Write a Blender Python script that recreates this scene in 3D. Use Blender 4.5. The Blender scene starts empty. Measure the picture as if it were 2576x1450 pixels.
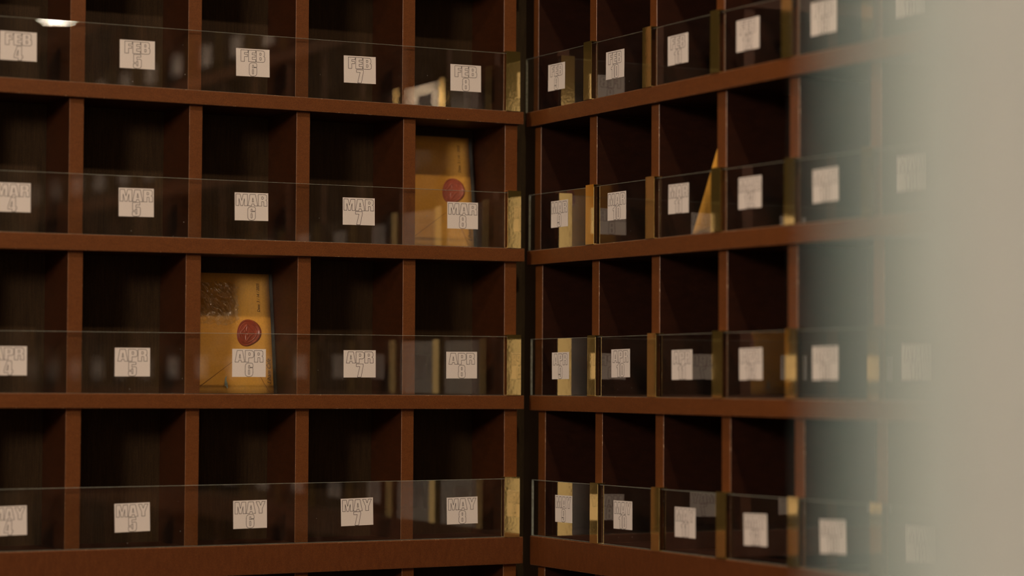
import bpy, bmesh, math, random
from mathutils import Vector, Matrix, noise
random.seed(7)
SC = bpy.context.scene
PI = math.pi

# ---------------------------------------------------------------- camera
CAMLOC = Vector((-1.51022, -2.80256, 0.0))
YAW, PITCH, ROLL = 0.485704, 0.0388578, 0.005357
cd = bpy.data.cameras.new('camera'); cam = bpy.data.objects.new('camera', cd); SC.collection.objects.link(cam)
fw = Vector((math.sin(YAW)*math.cos(PITCH), math.cos(YAW)*math.cos(PITCH), math.sin(PITCH)))
rt = Vector((math.cos(YAW), -math.sin(YAW), 0.0)); up = rt.cross(fw)
r2 = math.cos(ROLL)*rt + math.sin(ROLL)*up; u2 = -math.sin(ROLL)*rt + math.cos(ROLL)*up
M = Matrix((r2, u2, -fw)).transposed().to_4x4(); M.translation = CAMLOC
cam.matrix_world = M
cd.sensor_fit = 'HORIZONTAL'; cd.sensor_width = 36.0; cd.lens = 6012.865/2576*36.0
cd.clip_start = 0.02; cd.clip_end = 60
cd.dof.use_dof = True; cd.dof.focus_distance = 3.07; cd.dof.aperture_fstop = 1.9
SC.camera = cam

# ---------------------------------------------------------------- world, exposure
wd = bpy.data.worlds.new('room_air'); SC.world = wd; wd.use_nodes = True
wd.node_tree.nodes['Background'].inputs[0].default_value = (0.9, 0.75, 0.6, 1)
wd.node_tree.nodes['Background'].inputs[1].default_value = 0.0
SC.view_settings.view_transform = 'Standard'; SC.view_settings.look = 'None'
SC.view_settings.exposure = -0.06; SC.view_settings.gamma = 1.0; SC.view_settings.use_curve_mapping = False
WARM = (1.0, 0.70, 0.45)
COOLW = (1.0, 0.83, 0.68)
L_FLUSH, L_DOWN, L_FAR, L_PEND, L_WIN = 70.0, 760.0, 160.0, 34.0, 1.6

# ---------------------------------------------------------------- materials
def nt(name):
    m = bpy.data.materials.new(name); m.use_nodes = True; n = m.node_tree
    for x in list(n.nodes): n.nodes.remove(x)
    o = n.nodes.new('ShaderNodeOutputMaterial'); return m, n, o
def N(n, t, **kw):
    x = n.nodes.new(t)
    for k, v in kw.items():
        if k.startswith('i_'): x.inputs[k[2:].replace('_', ' ')].default_value = v
        elif k[0] == 'n' and k[1:].isdigit(): x.inputs[int(k[1:])].default_value = v
        else: setattr(x, k, v)
    return x
def c4(c): return (c[0], c[1], c[2], 1.0)
def painted(name, col, col2, rough=0.5, spec=0.35, stretch=(1, 1, 1), nscale=70, bump=0.15, chips=None, fine=0.30):
    """brown painted / stained wood: mottled colour, brush streaks, tiny orange peel; chips = lighter worn specks"""
    m, n, o = nt(name); L = n.links.new
    tc = N(n, 'ShaderNodeTexCoord'); mp = N(n, 'ShaderNodeMapping'); mp.inputs['Scale'].default_value = stretch
    L(tc.outputs['Object'], mp.inputs['Vector'])
    a = N(n, 'ShaderNodeTexNoise', i_Scale=nscale, i_Detail=6.0, i_Roughness=0.62); L(mp.outputs[0], a.inputs['Vector'])
    b = N(n, 'ShaderNodeTexNoise', i_Scale=900.0, i_Detail=2.0, i_Roughness=0.7); L(tc.outputs['Object'], b.inputs['Vector'])
    r = N(n, 'ShaderNodeMapRange'); r.inputs[1].default_value = 0.3; r.inputs[2].default_value = 0.7; L(a.outputs[0], r.inputs[0])
    mx = N(n, 'ShaderNodeMix', data_type='RGBA'); mx.inputs[6].default_value = c4(col); mx.inputs[7].default_value = c4(col2); L(r.outputs[0], mx.inputs[0])
    rf = N(n, 'ShaderNodeMapRange'); rf.inputs[1].default_value = 0.3; rf.inputs[2].default_value = 0.7
    rf.inputs[3].default_value = 1-fine; rf.inputs[4].default_value = 1+fine; L(b.outputs[0], rf.inputs[0])
    mm = N(n, 'ShaderNodeVectorMath', operation='SCALE'); L(mx.outputs[2], mm.inputs[0]); L(rf.outputs[0], mm.inputs['Scale'])
    colout = mm.outputs[0]
    if chips:
        v = N(n, 'ShaderNodeTexNoise', i_Scale=260.0, i_Detail=3.0, i_Roughness=0.8); L(tc.outputs['Object'], v.inputs['Vector'])
        g = N(n, 'ShaderNodeMapRange'); g.inputs[1].default_value = chips[1]; g.inputs[2].default_value = chips[1]+0.05; L(v.outputs[0], g.inputs[0])
        cx = N(n, 'ShaderNodeMix', data_type='RGBA'); cx.inputs[7].default_value = c4(chips[0]); L(colout, cx.inputs[6]); L(g.outputs[0], cx.inputs[0])
        colout = cx.outputs[2]
    p = N(n, 'ShaderNodeBsdfPrincipled'); L(colout, p.inputs['Base Color'])
    p.inputs['Roughness'].default_value = rough; p.inputs['Specular IOR Level'].default_value = spec
    bm = N(n, 'ShaderNodeBump'); bm.inputs['Strength'].default_value = bump; bm.inputs['Distance'].default_value = 0.0006
    L(b.outputs[0], bm.inputs['Height']); L(bm.outputs[0], p.inputs['Normal']); L(p.outputs[0], o.inputs[0])
    return m
def plain(name, col, rough=0.6, spec=0.3, metal=0.0, fine=0.06, scale=600, bump=0.0, col2=None, coat=0.0):
    m, n, o = nt(name); L = n.links.new
    tc = N(n, 'ShaderNodeTexCoord'); a = N(n, 'ShaderNodeTexNoise', i_Scale=float(scale), i_Detail=4.0, i_Roughness=0.6); L(tc.outputs['Object'], a.inputs['Vector'])
    r = N(n, 'ShaderNodeMapRange'); r.inputs[1].default_value = 0.32; r.inputs[2].default_value = 0.68; L(a.outputs[0], r.inputs[0])
    c2 = col2 or tuple(x*(1-2*fine) for x in col)
    mx = N(n, 'ShaderNodeMix', data_type='RGBA'); mx.inputs[6].default_value = c4(c2); mx.inputs[7].default_value = c4(col); L(r.outputs[0], mx.inputs[0])
    p = N(n, 'ShaderNodeBsdfPrincipled'); L(mx.outputs[2], p.inputs['Base Color']); p.inputs['Metallic'].default_value = metal
    p.inputs['Roughness'].default_value = rough; p.inputs['Specular IOR Level'].default_value = spec; p.inputs['Coat Weight'].default_value = coat
    if bump:
        bm = N(n, 'ShaderNodeBump'); bm.inputs['Strength'].default_value = bump; bm.inputs['Distance'].default_value = 0.0008
        L(a.outputs[0], bm.inputs['Height']); L(bm.outputs[0], p.inputs['Normal'])
    L(p.outputs[0], o.inputs[0]); return m
def emis(name, col, s):
    m, n, o = nt(name); e = N(n, 'ShaderNodeEmission'); e.inputs[0].default_value = c4(col); e.inputs[1].default_value = s
    n.links.new(e.outputs[0], o.inputs[0]); return m
def clear_mat(name, tint, ior, haze=0.0, hazecol=(0.8, 0.8, 0.75), rough=0.0, bump=0.0, gain=2.0, dust=0.0, hs=14.0):
    """clear pane: see-through with mirror reflection on its near face (both faces' reflection counted there)"""
    m, n, o = nt(name); L = n.links.new
    ge = N(n, 'ShaderNodeNewGeometry'); fr = N(n, 'ShaderNodeFresnel'); fr.inputs['IOR'].default_value = ior
    k = N(n, 'ShaderNodeMath', operation='MULTIPLY', use_clamp=True); k.inputs[1].default_value = gain; L(fr.outputs[0], k.inputs[0])
    inv = N(n, 'ShaderNodeMath', operation='SUBTRACT'); inv.inputs[0].default_value = 1.0; L(ge.outputs['Backfacing'], inv.inputs[1])
    f = N(n, 'ShaderNodeMath', operation='MULTIPLY'); L(k.outputs[0], f.inputs[0]); L(inv.outputs[0], f.inputs[1])
    t = N(n, 'ShaderNodeBsdfTransparent'); t.inputs[0].default_value = c4(tint)
    g = N(n, 'ShaderNodeBsdfGlossy'); g.inputs['Roughness'].default_value = rough; g.inputs[0].default_value = (1, 1, 1, 1)
    base = t
    if haze or dust:
        d = N(n, 'ShaderNodeBsdfDiffuse'); d.inputs[0].default_value = c4(hazecol); mh = N(n, 'ShaderNodeMixShader')
        tc = N(n, 'ShaderNodeTexCoord')
        hz = N(n, 'ShaderNodeTexNoise', i_Scale=hs, i_Detail=6.0, i_Roughness=0.7); L(tc.outputs['Object'], hz.inputs['Vector'])
        hr = N(n, 'ShaderNodeMapRange'); hr.inputs[1].default_value = 0.35; hr.inputs[2].default_value = 0.75; hr.inputs[3].default_value = 0.0; hr.inputs[4].default_value = haze
        L(hz.outputs[0], hr.inputs[0]); fac = hr.outputs[0]
        if dust:
            v = N(n, 'ShaderNodeTexVoronoi', i_Scale=62.0); L(tc.outputs['Object'], v.inputs['Vector'])
            dr = N(n, 'ShaderNodeMapRange'); dr.inputs[1].default_value = 0.035; dr.inputs[2].default_value = 0.02; dr.inputs[3].default_value = 0.0; dr.inputs[4].default_value = dust
            L(v.outputs['Distance'], dr.inputs[0])
            sm = N(n, 'ShaderNodeMath', operation='ADD', use_clamp=True); L(hr.outputs[0], sm.inputs[0]); L(dr.outputs[0], sm.inputs[1]); fac = sm.outputs[0]
        fi = N(n, 'ShaderNodeMath', operation='MULTIPLY'); L(fac, fi.inputs[0]); L(inv.outputs[0], fi.inputs[1])
        L(fi.outputs[0], mh.inputs[0]); L(t.outputs[0], mh.inputs[1]); L(d.outputs[0], mh.inputs[2]); base = mh
    ms = N(n, 'ShaderNodeMixShader'); L(f.outputs[0], ms.inputs[0]); L(base.outputs[0], ms.inputs[1]); L(g.outputs[0], ms.inputs[2])
    L(ms.outputs[0], o.inputs[0]); return m
def brass_mat():
    m, n, o = nt('polished_brass'); L = n.links.new
    tc = N(n, 'ShaderNodeTexCoord')
    a = N(n, 'ShaderNodeTexNoise', i_Scale=55.0, i_Detail=5.0, i_Roughness=0.65); L(tc.outputs['Object'], a.inputs['Vector'])
    r = N(n, 'ShaderNodeMapRange'); r.inputs[1].default_value = 0.62; r.inputs[2].default_value = 0.74; L(a.outputs[0], r.inputs[0])
    mx = N(n, 'ShaderNodeMix', data_type='RGBA'); mx.inputs[6].default_value = (1.0, 0.79, 0.36, 1); mx.inputs[7].default_value = (0.42, 0.27, 0.09, 1); L(r.outputs[0], mx.inputs[0])
    p = N(n, 'ShaderNodeBsdfPrincipled'); L(mx.outputs[2], p.inputs['Base Color']); p.inputs['Metallic'].default_value = 1.0
    rr = N(n, 'ShaderNodeMapRange'); rr.inputs[3].default_value = 0.01; rr.inputs[4].default_value = 0.09; L(a.outputs[0], rr.inputs[0]); L(rr.outputs[0], p.inputs['Roughness'])
    b = N(n, 'ShaderNodeTexNoise', i_Scale=240.0, i_Detail=2.0); L(tc.outputs['Object'], b.inputs['Vector'])
    bm = N(n, 'ShaderNodeBump'); bm.inputs['Strength'].default_value = 0.035; bm.inputs['Distance'].default_value = 0.0006; L(b.outputs[0], bm.inputs['Height']); L(bm.outputs[0], p.inputs['Normal'])
    df = N(n, 'ShaderNodeBsdfDiffuse'); df.inputs[0].default_value = (0.62, 0.46, 0.13, 1); mxs = N(n, 'ShaderNodeMixShader'); mxs.inputs[0].default_value = 0.09
    L(p.outputs[0], mxs.inputs[1]); L(df.outputs[0], mxs.inputs[2])
    L(mxs.outputs[0], o.inputs[0]); return m
WOOD = painted('brown_painted_wood', (0.124, 0.0395, 0.0082), (0.150, 0.050, 0.0115), 0.48, 0.35, (1, 1, 3), 60, chips=((0.42, 0.26, 0.16), 0.80))
INNERK = painted('near_black_red_inner_wood', (0.016, 0.0045, 0.0022), (0.030, 0.0085, 0.0035), 0.5, 0.3, (1, 1, 3), 60)
INNER = painted('dark_red_brown_inner_wood', (0.036, 0.0100, 0.0022), (0.058, 0.0165, 0.0036), 0.5, 0.3, (1, 1, 3), 60)
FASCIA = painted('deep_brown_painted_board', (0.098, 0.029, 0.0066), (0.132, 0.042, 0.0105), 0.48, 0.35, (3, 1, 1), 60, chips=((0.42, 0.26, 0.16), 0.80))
EDGE = painted('worn_wood_edge', (0.17, 0.062, 0.020), (0.27, 0.13, 0.06), 0.4, 0.5, (1, 1, 1), 160, chips=((0.62, 0.45, 0.30), 0.62))
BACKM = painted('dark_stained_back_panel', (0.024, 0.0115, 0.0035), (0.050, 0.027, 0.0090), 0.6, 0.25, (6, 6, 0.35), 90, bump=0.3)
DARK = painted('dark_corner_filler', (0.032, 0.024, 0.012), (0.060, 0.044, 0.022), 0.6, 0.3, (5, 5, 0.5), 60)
GLASS = clear_mat('clear_glass', (0.98, 0.985, 0.97), 1.52, haze=0.012, gain=2.15, dust=0.5)
GEDGE = plain('cut_glass_edge', (0.42, 0.47, 0.42), 0.25, 0.6, scale=300, fine=0.2)
PAPER = plain('white_card_paper', (0.82, 0.79, 0.77), 0.85, 0.1, fine=0.05, scale=900)
INK = plain('black_printing_ink', (0.02, 0.014, 0.014), 0.7, 0.2)
BRASS = brass_mat()
KRAFT = plain('kraft_paper', (0.84, 0.44, 0.074), 0.75, 0.2, fine=0.07, scale=500, bump=0.1)
CREASE = plain('kraft_paper_fold', (0.33, 0.15, 0.035), 0.8, 0.15)
PENINK = plain('brown_black_pen_ink', (0.07, 0.035, 0.012), 0.7, 0.2)
WAX = plain('red_sealing_wax', (0.37, 0.058, 0.022), 0.32, 0.5, fine=0.18, scale=160)
WAX2 = plain('dull_pink_sealing_wax', (0.50, 0.11, 0.06), 0.35, 0.5, fine=0.15, scale=160)
CRUMP = clear_mat('crumpled_plastic_film', (0.93, 0.92, 0.88), 1.6, haze=0.48, hazecol=(0.60, 0.52, 0.38), rough=0.06, gain=2.4, hs=90.0)
SLEEVE = clear_mat('clear_plastic_film', (0.985, 0.985, 0.97), 1.50, haze=0.05, rough=0.09, gain=1.7)
GLARE = plain('pale_blue_painted_glare', (0.40, 0.50, 0.48), 0.4, 0.4, fine=0.2, scale=800)  # colour of the glare painted over the plastic sleeve
PLASTER = plain('grey_beige_plaster', (0.295, 0.318, 0.305), 0.8, 0.2, fine=0.03, scale=30)
WALLM = plain('brown_wall_paint', (0.26, 0.20, 0.14), 0.85, 0.2, fine=0.04, scale=12)
CEILM = plain('ceiling_paint', (0.50, 0.46, 0.38), 0.9, 0.1, fine=0.03, scale=10)
FLOORM = painted('brown_floor_boards', (0.10, 0.05, 0.02), (0.17, 0.09, 0.04), 0.4, 0.4, (0.6, 8, 1), 6)
METAL = plain('dark_lamp_metal', (0.12, 0.10, 0.08), 0.35, 0.5, metal=0.8)

# ---------------------------------------------------------------- object helpers
def tag(o, label=None, cat=None, group=None, kind=None):
    if label: o['label'] = label
    if cat: o['category'] = cat
    if group: o['group'] = group
    if kind: o['kind'] = kind
    return o
def empty(name, loc, rz=0.0):
    o = bpy.data.objects.new(name, None); SC.collection.objects.link(o); o.location = loc; o.rotation_euler = (0, 0, rz)
    o.empty_display_size = 0.02; return o
def link(name, me, parent=None, loc=(0, 0, 0), rot=(0, 0, 0)):
    o = bpy.data.objects.new(name, me); SC.collection.objects.link(o); o.parent = parent; o.location = loc; o.rotation_euler = rot
    return o
def mesh_from(bm, name, mats, smooth=False):
    me = bpy.data.meshes.new(name); bm.normal_update(); bm.to_mesh(me); bm.free()
    for m in mats: me.materials.append(m)
    if smooth:
        for p in me.polygons: p.use_smooth = True
    return me
def hexa(bm, P, bevel=0.0, mi=0, bmi=None):
    """box from eight corners P[(i,j,k)]"""
    v = {k: bm.verts.new(p) for k, p in P.items()}
    F = [((0,0,0),(0,1,0),(1,1,0),(1,0,0)), ((0,0,1),(1,0,1),(1,1,1),(0,1,1)), ((0,0,0),(1,0,0),(1,0,1),(0,0,1)),
         ((1,0,0),(1,1,0),(1,1,1),(1,0,1)), ((1,1,0),(0,1,0),(0,1,1),(1,1,1)), ((0,1,0),(0,0,0),(0,0,1),(0,1,1))]
    fs = [bm.faces.new([v[q] for q in f]) for f in F]
    for f in fs: f.material_index = mi
    if bevel:
        es = list({e for f in fs for e in f.edges})
        r = bmesh.ops.bevel(bm, geom=es, offset=bevel, segments=1, affect='EDGES', profile=0.5)
        if bmi is not None:
            for f in r['faces']: f.material_index = bmi
    return v
def block(name, x, y, z, mats, parent=None, bevel=0.0006, bmi=1, ztop=None, zbot=None, inner=None):
    """box x=(a,b), y=(a,b), z=(a,b); ztop/zbot = (value at x0, value at x1) for boards that are not quite level"""
    zt = ztop or (z[1], z[1]); zb = zbot or (z[0], z[0])
    cx, cy, cz = (x[0]+x[1])/2, (y[0]+y[1])/2, (zt[0]+zt[1]+zb[0]+zb[1])/4
    P = {(i, j, k): (x[i]-cx, y[j]-cy, (zt[i] if k else zb[i])-cz) for i in (0, 1) for j in (0, 1) for k in (0, 1)}
    bm = bmesh.new(); hexa(bm, P, bevel, 0, bmi if len(mats) > 1 else None)
    if inner is not None:            # faces turned along axis `inner` carry the third material (darker inside faces)
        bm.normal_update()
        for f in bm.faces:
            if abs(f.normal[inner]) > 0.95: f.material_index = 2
    return link(name, mesh_from(bm, name, mats), parent, (cx, cy, cz))

# ---------------------------------------------------------------- room
FLZ, CEZ = -1.40, 1.35
def slab(name, x, y, z, m):
    return tag(block(name, x, y, z, [m], bevel=0), kind='structure')
X0, X1, Y0, Y1 = -4.8, 3.2, -7.1, 0.16
slab('floor', (X0, X1), (Y0, Y1), (FLZ-0.1, FLZ), FLOORM)
slab('ceiling', (X0, X1), (Y0, Y1), (CEZ, CEZ+0.1), CEILM)
slab('wall_back', (X0, X1), (Y1, Y1+0.1), (FLZ, CEZ), WALLM)
slab('wall_left', (X0-0.1, X0), (Y0, Y1), (FLZ, CEZ), WALLM)
slab('wall_right', (X1, X1+0.1), (Y0, Y1), (FLZ, CEZ), WALLM)
slab('wall_front', (X0, X1), (Y0-0.1, Y0), (FLZ, CEZ), WALLM)
# big daylit shop window in the wall behind the camera
wf = empty('window_1', (-3.57, Y0+0.02, 0.19)); tag(wf, kind='structure')
block('window_pane', (-0.49, 0.49), (0.004, 0.012), (-1.13, 1.13), [emis('daylit_window', (1.0, 0.75, 0.53), L_WIN)], wf, bevel=0)
bm = bmesh.new()
for a, b, c, d in ((-0.53, 0.53, 1.13, 1.16), (-0.53, 0.53, -1.17, -1.13), (-0.53, -0.49, -1.13, 1.13), (0.49, 0.53, -1.13, 1.13)):
    hexa(bm, {(i, j, k): ((a, b)[i], (-0.01, 0.03)[j], (c, d)[k]) for i in (0, 1) for j in (0, 1) for k in (0, 1)})
link('window_frame', mesh_from(bm, 'window_frame', [WOOD]), wf)

# off-white plastered post close to the camera (far out of focus)
bm = bmesh.new()
hexa(bm, {(i, j, k): ((-1.183, -1.158)[i], (-2.467, -2.357)[j], (FLZ, CEZ)[k]) for i in (0, 1) for j in (0, 1) for k in (0, 1)}, 0.002)
pil = tag(link('pillar', mesh_from(bm, 'pillar', [PLASTER])), kind='structure')
block('corner_bead', (-1.1845, -1.157), (-2.377, -2.3555), (FLZ, CEZ), [plain('grey_green_bead', (0.215, 0.285, 0.275), 0.7, 0.2, fine=0.03, scale=30)], pil, bevel=0.0015)

# ---------------------------------------------------------------- glyphs (outlined, heavy condensed)
def rnd(pts):
    out = []; n = len(pts)
    for i, p in enumerate(pts):
        x, y = p[0], p[1]; r = p[2] if len(p) > 2 else 0.012
        a = Vector((pts[i-1][0]-x, pts[i-1][1]-y)); b = Vector((pts[(i+1) % n][0]-x, pts[(i+1) % n][1]-y))
        la, lb = a.length, b.length
        if r <= 0 or la < 1e-6 or lb < 1e-6: out.append((x, y)); continue
        t = min(r, la*0.49, lb*0.49); a.normalize(); b.normalize()
        A = Vector((x, y))+a*t; B = Vector((x, y))+b*t; C = Vector((x, y)); k = 5 if t > 0.04 else 2
        for j in range(k+1):
            s = j/k; q = A*(1-s)**2 + C*2*s*(1-s) + B*s*s; out.append((q.x, q.y))
    return out
G = {
 'F': (.66, [[(0,0),(0,1),(.66,1),(.66,.79),(.33,.79),(.33,.63),(.61,.63),(.61,.43),(.33,.43),(.33,0)]]),
 'E': (.66, [[(0,0),(0,1),(.66,1),(.66,.79),(.33,.79),(.33,.62),(.62,.62),(.62,.42),(.33,.42),(.33,.21),(.66,.21),(.66,0)]]),
 'B': (.80, [[(0,0),(0,1),(.76,1,.26),(.76,.58,.14),(.68,.52,.02),(.80,.46,.14),(.80,0,.26)],
             [(.33,.60),(.33,.81),(.46,.81,.07),(.46,.60,.07)], [(.33,.18),(.33,.42),(.47,.42,.07),(.47,.18,.07)]]),
 'M': (1.08, [[(0,0),(0,1),(.40,1),(.54,.45),(.68,1),(1.08,1),(1.08,0),(.80,0),(.80,.62),(.64,0),(.44,0),(.28,.62),(.28,0)]]),
 'A': (.92, [[(0,0),(.20,1),(.70,1),(.92,0),(.60,0),(.57,.17),(.37,.17),(.34,0)], [(.40,.34),(.46,.70),(.53,.34)]]),
 'R': (.84, [[(0,0),(0,1),(.82,1,.30),(.82,.58,.12),(.70,.52,.04),(.83,.45,.12),(.84,0),(.53,0),(.53,.40,.08),(.33,.40),(.33,0)],
             [(.33,.60),(.33,.81),(.49,.81,.08),(.49,.60,.08)]]),
 'P': (.82, [[(0,0),(0,1),(.82,1,.30),(.82,.37,.26),(.33,.37),(.33,0)], [(.33,.58),(.33,.81),(.48,.81,.07),(.48,.58,.07)]]),
 'Y': (.92, [[(.30,0),(.30,.38),(0,1),(.33,1),(.46,.66),(.60,1),(.92,1),(.62,.38),(.62,0)]]),
 'J': (.60, [[(.28,1),(.60,1),(.60,0,.28),(0,0,.04),(0,.20),(.28,.20,.05)]]),
 'N': (.84, [[(0,0),(0,1),(.33,1),(.55,.52),(.55,1),(.84,1),(.84,0),(.54,0),(.29,.52),(.29,0)]]),
 '0': (.60, [[(0,0,.28),(0,1,.28),(.60,1,.28),(.60,0,.28)], [(.25,.17,.05),(.25,.83,.05),(.35,.83,.05),(.35,.17,.05)]]),
 '1': (.44, [[(.13,0),(.13,.68),(0,.68),(0,.82),(.16,.87,.05),(.26,1),(.44,1),(.44,0)]]),
 '2': (.60, [[(0,.6),(0,1,.28),(.6,1,.28),(.6,.58,.14),(.29,.2),(.6,.2),(.6,0),(0,0),(0,.18),(.34,.66,.05),(.34,.84,.05),(.26,.84,.05),(.26,.6)]]),
 '3': (.60, [[(0,.7),(0,1,.26),(.6,1,.26),(.6,.56,.08),(.54,.52,.02),(.6,.48,.08),(.6,0,.26),(0,0,.26),(0,.32),(.25,.32),(.25,.16,.04),(.34,.16,.04),(.34,.44,.06),(.2,.44),(.2,.6),(.34,.6,.06),(.34,.84,.04),(.25,.84,.04),(.25,.7)]]),
 '4': (.62, [[(.29,0),(.29,.17),(0,.17),(0,.34),(.22,1),(.54,1),(.54,.34),(.62,.34),(.62,.17),(.54,.17),(.54,0)], [(.17,.34),(.29,.34),(.29,.74)]]),
 '5': (.60, [[(.02,1),(.56,1),(.56,.83),(.26,.83),(.26,.64),(.6,.70,.2),(.6,0,.26),(0,0,.26),(0,.33),(.25,.33),(.25,.16,.04),(.34,.16,.04),(.34,.54,.04),(.25,.54,.02),(.25,.42),(.02,.42)]]),
 '6': (.60, [[(0,0,.28),(0,1,.28),(.6,1,.28),(.6,.68),(.35,.68),(.35,.84,.04),(.26,.84,.04),(.26,.60,.02),(.6,.70,.2),(.6,0,.28)], [(.25,.16,.04),(.25,.5,.04),(.35,.5,.04),(.35,.16,.04)]]),
 '7': (.56, [[(0,1),(.56,1),(.56,.83),(.39,0),(.09,0),(.29,.80),(0,.80)]]),
 '8': (.60, [[(0,0,.28),(0,.47,.12),(.06,.52,.03),(.02,.57,.10),(.02,1,.28),(.58,1,.28),(.58,.57,.10),(.54,.52,.03),(.6,.47,.12),(.6,0,.28)],
             [(.26,.62,.04),(.26,.84,.04),(.34,.84,.04),(.34,.62,.04)], [(.25,.16,.04),(.25,.43,.04),(.35,.43,.04),(.35,.16,.04)]]),
}
G['9'] = (.60, [[((.6-p[0]), 1-p[1])+tuple(p[2:]) for p in c] for c in G['6'][1]])
def ribbon(bm, loop, w, y):
    n = len(loop); inn, out = [], []
    for i in range(n):
        a = Vector(loop[i-1]); b = Vector(loop[i]); c = Vector(loop[(i+1) % n])
        d1 = (b-a); d2 = (c-b)
        if d1.length < 1e-7: d1 = d2
        if d2.length < 1e-7: d2 = d1
        d1 = d1.normalized(); d2 = d2.normalized()
        nn = Vector((-d1.y-d2.y, d1.x+d2.x))
        if nn.length < 1e-6: nn = Vector((-d1.y, d1.x))
        nn.normalize(); k = max(0.5, nn.dot(Vector((-d1.y, d1.x))))
        o = nn*(w/2/k)
        inn.append(bm.verts.new((b.x+o.x, y, b.y+o.y))); out.append(bm.verts.new((b.x-o.x, y, b.y-o.y)))
    for i in range(n):
        j = (i+1) % n
        try: bm.faces.new((inn[i], inn[j], out[j], out[i]))
        except ValueError: pass
CW, CH = 0.0450, 0.0350
TEXT_W = {'JAN': 0.80, 'FEB': 0.72, 'MAR': 0.93, 'APR': 0.84, 'MAY': 0.90}
_let = {}
def lettering(month, day):
    key = (month, day)
    if key in _let: return _let[key]
    bm = bmesh.new(); LWD = 0.00054; gap = 0.05
    hh = 0.415*CH; z0 = CH/2-0.055*CH-hh
    tw = sum(G[ch][0] for ch in month)+gap*2; sx = TEXT_W[month]*CW/tw; x = -TEXT_W[month]*CW/2
    for ch in month:
        for c in G[ch][1]: ribbon(bm, rnd_scale(c, sx, hh, x, z0), LWD, 0)
        x += (G[ch][0]+gap)*sx
    s = str(day); dh = 0.485*CH; dz = -CH/2+0.012*CH; dx = dh*1.02
    tw = sum(G[ch][0] for ch in s)+0.03*(len(s)-1); x = -tw*dx/2
    for ch in s:
        for c in G[ch][1]: ribbon(bm, rnd_scale(c, dx, dh, x, dz), LWD, 0)
        x += (G[ch][0]+0.03)*dx
    _let[key] = mesh_from(bm, 'lettering', [INK]); return _let[key]
def rnd_scale(c, sx, sz, x, z): return [(p[0]*sx+x, p[1]*sz+z) for p in rnd(c)]
bm = bmesh.new()
hexa(bm, {(i, j, k): ((-CW/2, CW/2)[i], (0.0, 0.00028)[j], (-CH/2, CH/2)[k]) for i in (0, 1) for j in (0, 1) for k in (0, 1)})
CARD = mesh_from(bm, 'date_card', [PAPER])
MON = {'JAN': 'January', 'FEB': 'February', 'MAR': 'March', 'APR': 'April', 'MAY': 'May'}
ORD = 'zeroth first second third fourth fifth sixth seventh eighth ninth tenth eleventh twelfth thirteenth fourteenth fifteenth sixteenth seventeenth eighteenth nineteenth twentieth twenty-first twenty-second twenty-third twenty-fourth twenty-fifth'.split()
def card(month, day, side, u, z, rot=0.0, scale=1.0, note='stuck on the glass rail'):
    """side L: wall facing -y (u = x); side R: wall facing -x (u = -y)"""
    if side == 'L': loc, rz = (u, GL0-0.00028, z), 0.0
    else: loc, rz = (BX+GL0-0.00028, -far_u(u), z*KR), -PI/2; scale *= KR
    o = link('date_card', CARD, None, loc); o.rotation_mode = 'XYZ'
    R = Matrix.Rotation(rz, 4, 'Z') @ Matrix.Rotation(-math.radians(rot), 4, 'Y')
    o.matrix_world = Matrix.Translation(loc) @ R @ Matrix.Diagonal((scale, 1, scale, 1))
    tag(o, 'date card for %s %s reading %s %d, %s' % (MON[month], ORD[day], month, day, note), 'date card', 'date cards on the glass rails')
    link('lettering', lettering(month, day), o, (0, -0.00006, 0))
    return o
GL0, GL1 = 0.0034, 0.0064       # glass front / back depth behind the board fronts

# ---------------------------------------------------------------- the two banks of pigeonholes
DD = 0.105                      # depth of the cells
REC = 0.010                     # dividers stand this far behind the board fronts
def lin(z0, k): return lambda u: z0+k*u
# board tops / bottoms measured per board (z at u=0, slope per metre of u)
LB = {'T': (lin(.731, 0), lin(.713, 0)), 'J': (lin(.5455, 0), lin(.5275, 0)), 'F': (lin(.3585, -.0023), lin(.3420, -.0002)), 'M': (lin(.1761, .0017), lin(.1588, .0055)),
      'A': (lin(-.0195, -.0024), lin(-.0376, -.0026)), 'Y': (lin(-.2065, .0006), lin(-.2417, .0062)), 'U': (lin(-.395, 0), lin(-.430, 0))}
RB = {'T': (lin(.731, 0), lin(.713, 0)), 'J': (lin(.5470, .001), lin(.5280, .001)), 'F': (lin(.3604, .0028), lin(.3407, .0008)), 'M': (lin(.1740, .0020), lin(.1551, -.0020)),
      'A': (lin(-.0193, .0008), lin(-.0390, -.0005)), 'Y': (lin(-.2055, .0024), lin(-.2439, -.0006)), 'U': (lin(-.395, 0), lin(-.430, 0))}
ORDER = ['T', 'J', 'F', 'M', 'A', 'Y', 'U']
LD = {'F': [(-.6353, -.6163), (-.4837, -.4661), (-.3393, -.3212), (-.1888, -.1707), (-.0396, -.0210)],
      'M': [(-.6350, -.6170), (-.4812, -.4639), (-.3370, -.3184), (-.1868, -.1690), (-.0372, -.0186)],
      'A': [(-.6346, -.6159), (-.4837, -.4638), (-.3337, -.3155), (-.1859, -.1678), (-.0368, -.0189)],
      'Y': [(-.6348, -.6159), (-.4820, -.4642), (-.3347, -.3165), (-.1866, -.1689), (-.0359, -.0168)],
      'U': [(-.6340, -.6160), (-.4820, -.4642), (-.3340, -.3160), (-.1844, -.1672), (-.0364, -.0171)]}
LD['J'] = LD['F']
for k in LD:
    a = (LD[k][0][0]+LD[k][0][1])/2
    if k != 'J': LD[k] = [(a-.159, a-.141), ] + LD[k]
LD['J'] = LD['F']
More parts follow.
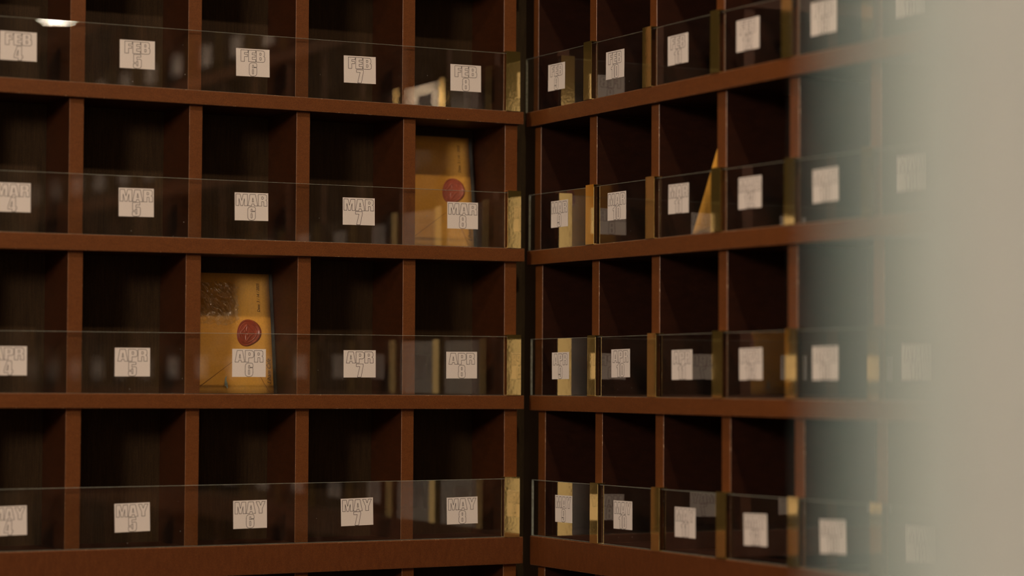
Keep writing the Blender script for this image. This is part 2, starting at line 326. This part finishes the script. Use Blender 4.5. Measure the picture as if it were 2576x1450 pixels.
RD = {'F': [(-.0181, -.0045), (.1345, .1516), (.2843, .3004), (.4356, .4536), (.587, .605), (.737, .755)],
      'M': [(-.0126, .0041), (.1350, .1540), (.2882, .3065), (.4379, .4575), (.5873, .6060), (.7360, .7540)],
      'A': [(-.0098, .0100), (.1425, .1609), (.2900, .3090), (.4410, .4600), (.5840, .6030), (.7401, .7583)],
      'Y': [(.0005, .0199), (.1523, .1706), (.3000, .3190), (.4486, .4673), (.5975, .6160), (.7455, .7636)],
      'U': [(.0010, .0199), (.1523, .1706), (.3000, .3190), (.4486, .4673), (.5975, .6160), (.7455, .7636)]}
NCOL = 16
for k in RD:
    while len(RD[k]) < NCOL+1:
        a = (RD[k][-1][0]+RD[k][-1][1])/2; RD[k] = RD[k]+[(a+.141, a+.159)]
RD['J'] = RD['F']
RS = {'F': [(.1378, .1580), (.2850, .3050), (.4395, .4580), (.5870, .6073)],
      'M': [(.1449, .1655), (.2932, .3137), (.4419, .4616), (.5925, .6130)],
      'A': [(.1506, .1709), (.2985, .3189), (.4450, .4660), (.5955, .6165), (.7445, .7648)],
      'Y': [(.1587, .1783), (.3085, .3280), (.4540, .4745), (.6002, .6210), (.7491, .7694)]}
RS['J'] = RS['F']
RGT = {'J': .620, 'F': .4337, 'M': .2493, 'A': .0559, 'Y': -.1314}
RGS = {'J': 0, 'F': -.0010, 'M': -.0031, 'A': .0031, 'Y': .0043}
LGT = {'J': .620, 'F': .4363, 'M': .2503, 'A': .0588, 'Y': -.1292}
LGS = {'J': 0, 'F': .0032, 'M': .0022, 'A': .0027, 'Y': .0042}
# the bank that comes forward stands 7 mm further off than first surveyed: same pieces, dimensions enlarged to match
BX = 0.007; KR = 1+BX/1.51022; US = 2.80256*(KR-1)
def far_u(u): return KR*u-US
def far_f(f): return lambda u: KR*f((u+US)/KR)
RB = {k: (far_f(a), far_f(b)) for k, (a, b) in RB.items()}
RD = {k: [(far_u(a), far_u(b)) for a, b in v] for k, v in RD.items()}
RS = {k: [(far_u(a), far_u(b)) for a, b in v] for k, v in RS.items()}
RTOP = {k: far_f(lin(RGT[k], RGS[k])) for k in RGT}
def brass_clip(parent, u0, u1, zb, zt):
    """bent strip: foot on the board, front face, returned over the glass to the divider"""
    t = 0.0008; prof = [(0.0030, zb+0.0002), (-0.0014, zb+0.0002), (-0.0014, zt+0.0022), (REC-0.0002, zt+0.0022)]
    prof2 = [(0.0030, zb+0.0002+t), (-0.0014+t, zb+0.0002+t), (-0.0014+t, zt+0.0022-t), (REC-0.0002, zt+0.0022-t)]
    uc, zc = (u0+u1)/2, (zb+zt)/2; bm = bmesh.new(); cols = []
    for u in (u0-uc, u1-uc):
        cols.append(([bm.verts.new((u, d, z-zc)) for d, z in prof], [bm.verts.new((u, d, z-zc)) for d, z in prof2]))
    (a, b), (c, d) = cols
    for i in range(3):
        bm.faces.new((a[i], c[i], c[i+1], a[i+1])); bm.faces.new((b[i], b[i+1], d[i+1], d[i]))
        bm.faces.new((a[i], a[i+1], b[i+1], b[i])); bm.faces.new((c[i], d[i], d[i+1], c[i+1]))
    bm.faces.new((a[0], b[0], d[0], c[0])); bm.faces.new((a[3], c[3], d[3], b[3]))
    bmesh.ops.recalc_face_normals(bm, faces=bm.faces[:])
    return link('brass_clip', mesh_from(bm, 'brass_clip', [BRASS]), parent, (uc, 0, zc))
def cabinet(side, label):
    if side == 'L': B, D, u0, ends = LB, LD, -.800, {'T': -.013, 'J': -.014, 'F': -.0142, 'M': -.0119, 'A': -.0114, 'Y': -.0120, 'U': -.012}
    else: B, D, u1g, ends = RB, RD, 0.0, {'T': -.018, 'J': -.0197, 'F': -.0197, 'M': -.0166, 'A': -.0078, 'Y': -.0035, 'U': -.0035}
    rz = 0.0 if side == 'L' else -PI/2
    INN = INNER if side == 'L' else INNERK  # inside faces darker than the fronts, near black on the right bank
    root = empty('pigeonhole_cabinet', (0 if side == 'L' else BX, 0, FLZ), rz); tag(root, label, 'cabinet')

    def fix(o): o.location.z -= FLZ; return o
    if side == 'R': ends = {k: far_u(v) for k, v in ends.items()}
    far = -.800 if side == 'L' else D['F'][-1][1]+.004
    for k in ORDER:
        a, b = (far, ends[k]) if side == 'L' else (ends[k], far)
        top, bot = B[k]
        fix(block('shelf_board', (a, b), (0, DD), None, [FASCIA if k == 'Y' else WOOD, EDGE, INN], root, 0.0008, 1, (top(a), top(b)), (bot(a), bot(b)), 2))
    for i, k in enumerate(ORDER[1:]):
        above = ORDER[i]
        for (a, b) in D[k if k in D else 'F']:
            m = (a+b)/2; mid = m
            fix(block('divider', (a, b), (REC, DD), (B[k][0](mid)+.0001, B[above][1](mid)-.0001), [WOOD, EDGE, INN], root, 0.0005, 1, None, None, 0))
    e = -.0165 if side == 'L' else 0.0
    a, b = (far, e) if side == 'L' else (ends['Y'], far)
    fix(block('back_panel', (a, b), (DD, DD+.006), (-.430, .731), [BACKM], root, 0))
    fix(block('base_panel', (a, b), (.012, DD), (FLZ, -.4302), [WOOD, EDGE], root, 0.001))
    if side == 'L':
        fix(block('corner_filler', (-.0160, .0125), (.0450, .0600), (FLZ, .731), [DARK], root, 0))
        for (x0, x1, k) in ((-.0416, -.0208, 'F'), (-.0384, -.0185, 'M'), (-.0382, -.0174, 'A'), (-.0405, -.0183, 'Y')):
            fix(brass_clip(root, x0, x1, B[k][0](-.03), LGT[k]))
    else:
        for k in ('J', 'F', 'M', 'A', 'Y'):
            S = RS[k][:]
            for j in range(1, NCOL):
                if j-1 < len(S): a, b = S[j-1]
                else: a = (D[k][j][0]+D[k][j][1])/2-.011; b = a+.020
                fix(brass_clip(root, a, b, B[k][0](a), RTOP[k](a)))
    return root
cabL = cabinet('L', 'brown pigeonhole cabinet holding the fourth to eighth, facing the camera, with two sealed envelopes')
cabR = cabinet('R', 'brown pigeonhole cabinet running from the corner towards the camera, many brass clips on its shelves')

# glass rails
MW = {'J': 'JAN', 'F': 'FEB', 'M': 'MAR', 'A': 'APR', 'Y': 'MAY'}
def rail(side, k):
    if side == 'L':
        e = {'J': -.021, 'F': -.0208, 'M': -.0200, 'A': -.0195, 'Y': -.0205}[k]; a, b = -.798, e; top = lambda u: LGT[k]+LGS[k]*u; B = LB; rz = 0
    else:
        s = {'J': -.025, 'F': -.0280, 'M': -.0180, 'A': -.0110, 'Y': -.0059}[k]; a, b = far_u(s), 2.40; top = RTOP[k]; B = RB; rz = -PI/2
    bt = B[k][0]
    bm = bmesh.new(); cx, cz = (a+b)/2, bt((a+b)/2)
    P = {(i, j, kk): ((a, b)[i]-cx, (GL0, GL1)[j], (top((a, b)[i]) if kk else bt((a, b)[i])+.0002)-cz) for i in (0, 1) for j in (0, 1) for kk in (0, 1)}
    hexa(bm, P, 0.00035, 0, 1)
    for f in bm.faces:
        n = f.normal if f.normal.length else f.calc_center_median()
    bm.normal_update()
    for f in bm.faces:
        if abs(f.normal.y) < 0.9: f.material_index = 1
    where = 'facing the camera' if side == 'L' else 'running towards the camera'
    loc = (cx, 0, cz) if side == 'L' else (BX, -cx, cz)
    o = link('glass_rail', mesh_from(bm, 'glass_rail', [GLASS, GEDGE]), None, loc, (0, 0, rz))
    tag(o, 'clear glass strip with %s date cards on the cabinet bank %s' % (MON[MW[k]], where), 'glass panel', 'glass rails along the shelves')
for k in ('F', 'M', 'A', 'Y'): rail('L', k)
for k in ('J', 'F', 'M', 'A', 'Y'): rail('R', k)

# date cards (measured centre u, z, tilt in degrees)
LC = {'F': {4: (-.7015, .3990, .4), 5: (-.5522, .3991, .5), 6: (-.4001, .3992, .9), 7: (-.2526, .4000, .8), 8: (-.0997, .3989, .4)},
      'M': {4: (-.7065, .2166, .5), 5: (-.5514, .2166, .6), 6: (-.4001, .2172, .7), 7: (-.2525, .2168, .5), 8: (-.1030, .2171, .3)},
      'A': {4: (-.7085, .0208, .3), 5: (-.5540, .0205, .3), 6: (-.4014, .0207, .1), 7: (-.2496, .0208, .4), 8: (-.1031, .0203, .4)},
      'Y': {4: (-.7060, -.1700, 1.2), 5: (-.5519, -.1693, 1.5), 6: (-.3980, -.1688, .8), 7: (-.2516, -.1687, 1.4), 8: (-.1010, -.1701, 1.0)}}
RC = {'F': {9: (.0578, .4007, -.5), 10: (.2104, .3994, -.5), 11: (.3604, .4004, 0), 12: (.5123, .3993, 0), 13: (.6610, .3995, 0), 14: (.8110, .4000, 0)},
      'M': {9: (.0675, .2192, .1), 10: (.2160, .2203, -.1), 11: (.3625, .2200, -.5), 12: (.5170, .2169, 0), 13: (.6645, .2151, 1.0), 14: (.8121, .2174, .2)},
      'A': {9: (.0720, .0201, .6), 10: (.2267, .0227, .6), 11: (.3712, .0203, .6), 12: (.5194, .0207, .8), 13: (.6640, .0210, .5), 14: (.8200, .0215, 0)},
      'Y': {9: (.0824, -.1659, .8), 10: (.2336, -.1660, .6), 11: (.3793, -.1673, .5), 12: (.5291, -.1673, 1.6), 13: (.6778, -.1664, 2.2), 14: (.8262, -.1650, 1.2)},
      'J': {}}
SPECIAL = {('A', 6): 'in front of the red wax seal envelope', ('M', 8): 'in front of the dull sealed envelope', ('M', 11): 'beside the leaning envelope'}
for k, d in LC.items():
    for day, (u, z, r) in d.items(): card(MW[k], day, 'L', u, z, r, 1.0, SPECIAL.get((k, day), 'stuck on the glass rail'))
for k in ('J', 'F', 'M', 'A', 'Y'):
    for day in range(9, 25):
        if day in RC[k]: u, z, r = RC[k][day]
        else:
            i = day-9; u = ((RD[k][i][1]+RD[k][i+1][0])/2+US)/KR + random.uniform(-.003, .003) - (.012 if i < 3 else 0); r = random.uniform(-.5, 1.2)
            z = {'J': .583, 'F': .4000, 'M': .2175, 'A': .0212, 'Y': -.1650}[k]+random.uniform(-.0015, .0015)
        s = {9: 1.0, 10: 1.005, 11: 1.02, 12: 1.045}.get(day, 1.05)
        card(MW[k], day, 'R', u, z, r, s, SPECIAL.get((k, day), 'stuck on the glass rail'))

# ---------------------------------------------------------------- envelopes
def text_mesh(body, size, shear=0.0, mat=PENINK, sx=1.0, offset=0.0):
    cu = bpy.data.curves.new('writing', 'FONT'); cu.body = body; cu.size = size; cu.shear = shear; cu.offset = offset; cu.resolution_u = 4
    ob = bpy.data.objects.new('writing', cu); SC.collection.objects.link(ob)
    dg = bpy.context.evaluated_depsgraph_get(); me = bpy.data.meshes.new_from_object(ob.evaluated_get(dg))
    bpy.data.objects.remove(ob); bpy.data.curves.remove(cu)
    me.transform(Matrix.Diagonal((sx, 1, 1, 1))); me.materials.clear(); me.materials.append(mat); return me
def wax_mesh(rx, rz_, mat, seed):
    """poured wax blob with a raised lip, an inner ring and a diamond stamp of two folded-letter triangles"""
    bm = bmesh.new(); NR, NA = 46, 128; R = []
    def seg(p, a, b):
        ab = b-a; t = max(0, min(1, (p-a).dot(ab)/ab.dot(ab))); return (p-(a+ab*t)).length
    Pd = [Vector((-.62, .02)), Vector((.02, .60)), Vector((.50, -.02)), Vector((-.12, -.62))]; C = Vector((-.05, .0))
    lines = [(Pd[i], Pd[(i+1) % 4]) for i in range(4)] + [(Pd[1], Vector((-.04, .16))), (Pd[3], Vector((-.12, -.12))), (Pd[0], Vector((-.22, -.18))), (Pd[2], Vector((.1, .05)))]
    for i in range(NR+1):
        f = i/NR; ring = []
        for j in range(NA):
            a = 2*PI*j/NA
            out = 1+0.05*math.sin(2*a+1+seed)+0.04*math.sin(3*a+2)+0.12*max(0, math.cos(a-0.25))**2
            if i == NR: h = 0.0
            else: h = 0.0017*(1-f**10)
            p = Vector((math.cos(a)*f, math.sin(a)*f)); q = p+Vector((.10, 0))
            r = q.length
            if i < NR:
                h += 0.0010*math.exp(-((r-.93)/.05)**2) - 0.0006*math.exp(-((r-.80)/.03)**2) + .0005*math.exp(-((r-.72)/.025)**2)
                if r < .8: h -= .0004
                dmin = min(seg(q, s, t) for s, t in lines); h += 0.0008*math.exp(-(dmin/.035)**2)
                for cc in (Vector((-.1, .08)), Vector((.02, -.14)), Vector((-.2, .1))): h += 0.0007*math.exp(-((q-cc).length/.07)**2)
                h += 0.00025*noise.noise(Vector((p.x*4, p.y*4, seed)))
            ring.append(bm.verts.new((p.x*out*rx, -h, p.y*out*rz_*(1.0))))
            if i == 0: ring = ring*1; break
        R.append(ring)
    for j in range(NA): bm.faces.new((R[0][0], R[1][j], R[1][(j+1) % NA]))
    for i in range(1, NR):
        for j in range(NA): bm.faces.new((R[i][j], R[i+1][j], R[i+1][(j+1) % NA], R[i][(j+1) % NA]))
    bmesh.ops.recalc_face_normals(bm, faces=bm.faces[:])
    me = mesh_from(bm, 'wax_seal', [mat], True)
    return me
def strip2(bm, a, b, w, y):
    a, b = Vector(a), Vector(b); d = (b-a).normalized(); n = Vector((-d.y, d.x))*w/2
    vs = [bm.verts.new((p.x, y, p.y)) for p in (a+n, b+n, b-n, a-n)]; bm.faces.new(vs)
def envelope(label, M4, EW, EH, seal, waxmat, sleeve=True, crumple=0.0, date=True, glare=False, signature=True, T=0.0026):
    """local frame: x across, z up from the bottom edge, -y towards the viewer; origin at bottom right corner"""
    root = empty('envelope', (0, 0, 0)); root.matrix_world = M4; tag(root, label, 'envelope', 'sealed envelopes in the pigeonholes')
    bm = bmesh.new(); NX, NZ = 10, 14
    # slightly pillowed paper body
    g = [[None]*(NZ+1) for _ in range(NX+1)]; h = [[None]*(NZ+1) for _ in range(NX+1)]
    for i in range(NX+1):
        for j in range(NZ+1):
            s, t = i/NX, j/NZ; puff = (math.sin(PI*s)*math.sin(PI*t))**0.5 if 0 < i < NX and 0 < j < NZ else 0
            x, z = -EW+EW*s, EH*t
            g[i][j] = bm.verts.new((x, -0.0004-T/2*puff, z)); h[i][j] = bm.verts.new((x, 0.0004+T/2*puff*0.3, z))
    for i in range(NX):
        for j in range(NZ):
            bm.faces.new((g[i][j], g[i+1][j], g[i+1][j+1], g[i][j+1])); bm.faces.new((h[i][j], h[i][j+1], h[i+1][j+1], h[i+1][j]))
    for i in range(NX):
        bm.faces.new((g[i][0], h[i][0], h[i+1][0], g[i+1][0])); bm.faces.new((g[i][NZ], g[i+1][NZ], h[i+1][NZ], h[i][NZ]))
    for j in range(NZ):
        bm.faces.new((g[0][j], g[0][j+1], h[0][j+1], h[0][j])); bm.faces.new((g[NX][j], h[NX][j], h[NX][j+1], g[NX][j+1]))
    body = link('paper_body', mesh_from(bm, 'paper_body', [KRAFT], True), root)
    yf = -0.0004-T/2-0.00025
    bm = bmesh.new(); sx, sz = seal
    for a, b in (((sx-.012, sz-.030), (-EW+.004, .001)), ((sx+.010, sz-.050), (-.006, .001))): strip2(bm, a, b, .0005, yf)
    link('flap_fold', mesh_from(bm, 'flap_fold', [CREASE]), body)
    w = link('wax_seal', wax_mesh(.0163, .0172, waxmat, sx*40), root, (sx, yf+.0002, sz)); w['label'] = 'raised round seal of red wax'
    if date:
        me = text_mesh('Date: 3 / 14 / 2025', 0.0052, 0.15, sx=.95); link('handwriting', me, body, (-.0150, yf, .106), (PI/2, -PI/2, 0))
    if signature:
        me = text_mesh('Liham Cafe', 0.0078, 0.42, sx=.92); link('handwriting', me, body, (-.0035, yf, .012), (PI/2, -PI/2, 0))
    if glare:  # flat pale blue shape painted in for glare on the plastic
        bm = bmesh.new(); zz = [(.0022, .030), (-.0010, .026), (-.0020, .020), (-.0026, .012), (.0010, .010), (.0012, .007), (.0034, .0085), (.0030, .016), (.0012, .022)]
        bm.faces.new([bm.verts.new((x, 0, z-.018)) for x, z in zz])
        fo = link('painted_glare', mesh_from(bm, 'painted_glare', [GLARE]), root, (-.0665, yf-.0016, .014)); fo.scale = (.75, 1, .72); fo['label'] = 'tiny pale blue glare spot painted on the plastic sleeve'
    if sleeve:
        bm = bmesh.new(); NX, NZ = (260, 320) if crumple else (60, 60); pad = .0045; vs = [[None]*(NZ+1) for _ in range(NX+1)]; mk = {}
        for i in range(NX+1):
            for j in range(NZ+1):
                s, t = i/NX, j/NZ; x = -EW-pad+(EW+2*pad)*s; z = .0002+(EH+.0015)*t
                y = yf-.0010-.0026*(math.sin(PI*s))**.5
                px, pz = x+.080, z-.116
                mask = math.exp(-max(0, abs(px)-.022)**2/.00009)*math.exp(-max(0, abs(pz)-.018)**2/.00006)*crumple
                q = Vector((x*1.1+.4*z, z*0.8, 3.3))
                q2 = Vector((x*1.0+z*.55, z*.45-x*.25, 1.7)); rid = abs(noise.noise(q*70))*.9+abs(noise.noise(q2*190+Vector((5, 1, 0))))*.42+abs(noise.noise(q2*330+Vector((2, 7, 0))))*.10
                y -= mask*(.0062*rid); mk[(i, j)] = mask
                y -= .0004*noise.noise(Vector((x*38, z*26, 8.1)))
                vs[i][j] = bm.verts.new((x, y, z))
        for i in range(NX):
            for j in range(NZ): bm.faces.new((vs[i][j], vs[i+1][j], vs[i+1][j+1], vs[i][j+1])).material_index = 1 if mk[(i, j)] > .25+.25*noise.noise(Vector((i*.11, j*.11, 1))) else 0
        link('plastic_sleeve', mesh_from(bm, 'plastic_sleeve', [SLEEVE, CRUMP], True), root)['label'] = 'crinkled clear plastic sleeve'
        # flat welded rim beside the paper
        bm = bmesh.new(); hexa(bm, {(i, j, k): ((.0004, .0042)[i], (-.0009, .0007)[j], (.0002, EH)[k]) for i in (0, 1) for j in (0, 1) for k in (0, 1)})
        link('sleeve_seam', mesh_from(bm, 'sleeve_seam', [clear_mat('sleeve_seam_plastic', (.55, .55, .50), 1.5, haze=.30, hazecol=(.30, .34, .30), rough=.15)]), root)
    return root
def lean(x, y0, z, y1, h, rzdeg=0.0):
    """bottom edge at depth y0, top at depth y1 (leaning on the back panel)"""
    a = math.atan2(y1-y0, h)
    return Matrix.Translation((x, y0, z)) @ Matrix.Rotation(math.radians(rzdeg), 4, 'Z') @ Matrix.Rotation(-a, 4, 'X')
envelope('kraft envelope with dark red wax seal in crinkled plastic, standing behind the APR 6 card', lean(-.3390, .074, -.0181, .096, .157), .117, .1565, (-.0325, .0785), WAX, True, 1.0, True, True)
envelope('kraft envelope with dull pink-red wax seal, standing behind the MAR 8 card beside the corner', lean(-.0482, .078, .1763, .0975, .156), .115, .1548, (-.0285, .0800), WAX2, True, 0.0, True, False)
# third one: leans sideways on a divider of the other bank
a = math.atan2(.0525, .0945)
# envelope frame inside the bank frame: its width runs into the depth (+x world), its height tilts towards -y
ex = Vector((1, 0, 0)); ez = Vector((0, -math.sin(a), math.cos(a))); ey = ez.cross(ex)
M3 = Matrix((ex, ey, ez)).transposed().to_4x4(); M3.translation = CAMLOC+(Vector((.1020, -.3770, .1772))-CAMLOC)*KR
envelope('kraft envelope leaning sideways against a divider behind the glass, beside the MAR 11 card', M3,   .088, .112, (-.022, .060), WAX2, False, 0.0, False, False, False, T=.002)

# ---------------------------------------------------------------- lamps
def lathe(bm, prof, n=40):
    rings = []
    for r, z in prof:
        if r < 1e-6: rings.append([bm.verts.new((0, 0, z))])
        else: rings.append([bm.verts.new((r*math.cos(2*PI*j/n), r*math.sin(2*PI*j/n), z)) for j in range(n)])
    for a, b in zip(rings, rings[1:]):
        for j in range(n):
            k = (j+1) % n
            if len(a) == 1 and len(b) == 1: continue
            if len(a) == 1: bm.faces.new((a[0], b[j], b[k]))
            elif len(b) == 1: bm.faces.new((a[j], b[0], a[k]))
            else: bm.faces.new((a[j], b[j], b[k], a[k]))
    bmesh.ops.recalc_face_normals(bm, faces=bm.faces[:])
def globe(name, label, loc, r, L, ceil=CEZ, col=COOLW):
    root = empty(name, loc); tag(root, label, 'lamp')
    bm = bmesh.new(); bmesh.ops.create_uvsphere(bm, u_segments=40, v_segments=24, radius=r)
    link('glass_globe', mesh_from(bm, 'glass_globe', [emis('glowing_opal_glass', col, L)], True), root)
    bm = bmesh.new(); lathe(bm, [(0, r+.045), (.016, r+.045), (.018, r+.01), (.022, r-.004), (0, r-.004)])
    link('brass_cap', mesh_from(bm, 'brass_cap', [BRASS], True), root)
    h = ceil-loc[2]
    bm = bmesh.new(); lathe(bm, [(0, h), (.003, h), (.003, r+.044), (0, r+.044)], 10)
    link('cord', mesh_from(bm, 'cord', [METAL]), root)
    bm = bmesh.new(); lathe(bm, [(0, h), (.045, h), (.045, h-.012), (0, h-.018)])
    link('ceiling_rose', mesh_from(bm, 'ceiling_rose', [METAL], True), root); return root
def downlight(label, x, y, r, L, col=WARM):
    root = empty('downlight', (x, y, CEZ)); tag(root, label, 'ceiling light')
    bm = bmesh.new(); lathe(bm, [(r+.001, -.0005), (r+.018, -.0005), (r+.018, -.004), (r+.004, -.007), (r+.001, -.004), (r+.001, -.0005)])
    link('rim', mesh_from(bm, 'rim', [BRASS], True), root)
    bm = bmesh.new(); lathe(bm, [(0, -.0035), (r, -.0035), (r, -.0005), (0, -.0005)])
    link('lens', mesh_from(bm, 'lens', [emis('glowing_lens', col, L)]), root); return root
globe('pendant_lamp', 'small opal globe lamp, mirrored in glass between the FEB 7 and FEB 8 cards', (-1.283, -3.035, .772), .048, L_PEND, col=(1, .70, .44))
globe('pendant_lamp', 'large opal globe lamp hung close to the ceiling towards the far side of the room', (-3.25, -2.70, 1.00), .28, L_FLUSH)
downlight('round recessed ceiling light near the corner where both cabinets meet', -.48, -1.35, .042, L_DOWN)
downlight('round ceiling light seen as a bright oval in the glass above the FEB 4 card', 1.107, -5.773, .052, L_FAR, (1, .86, .68))
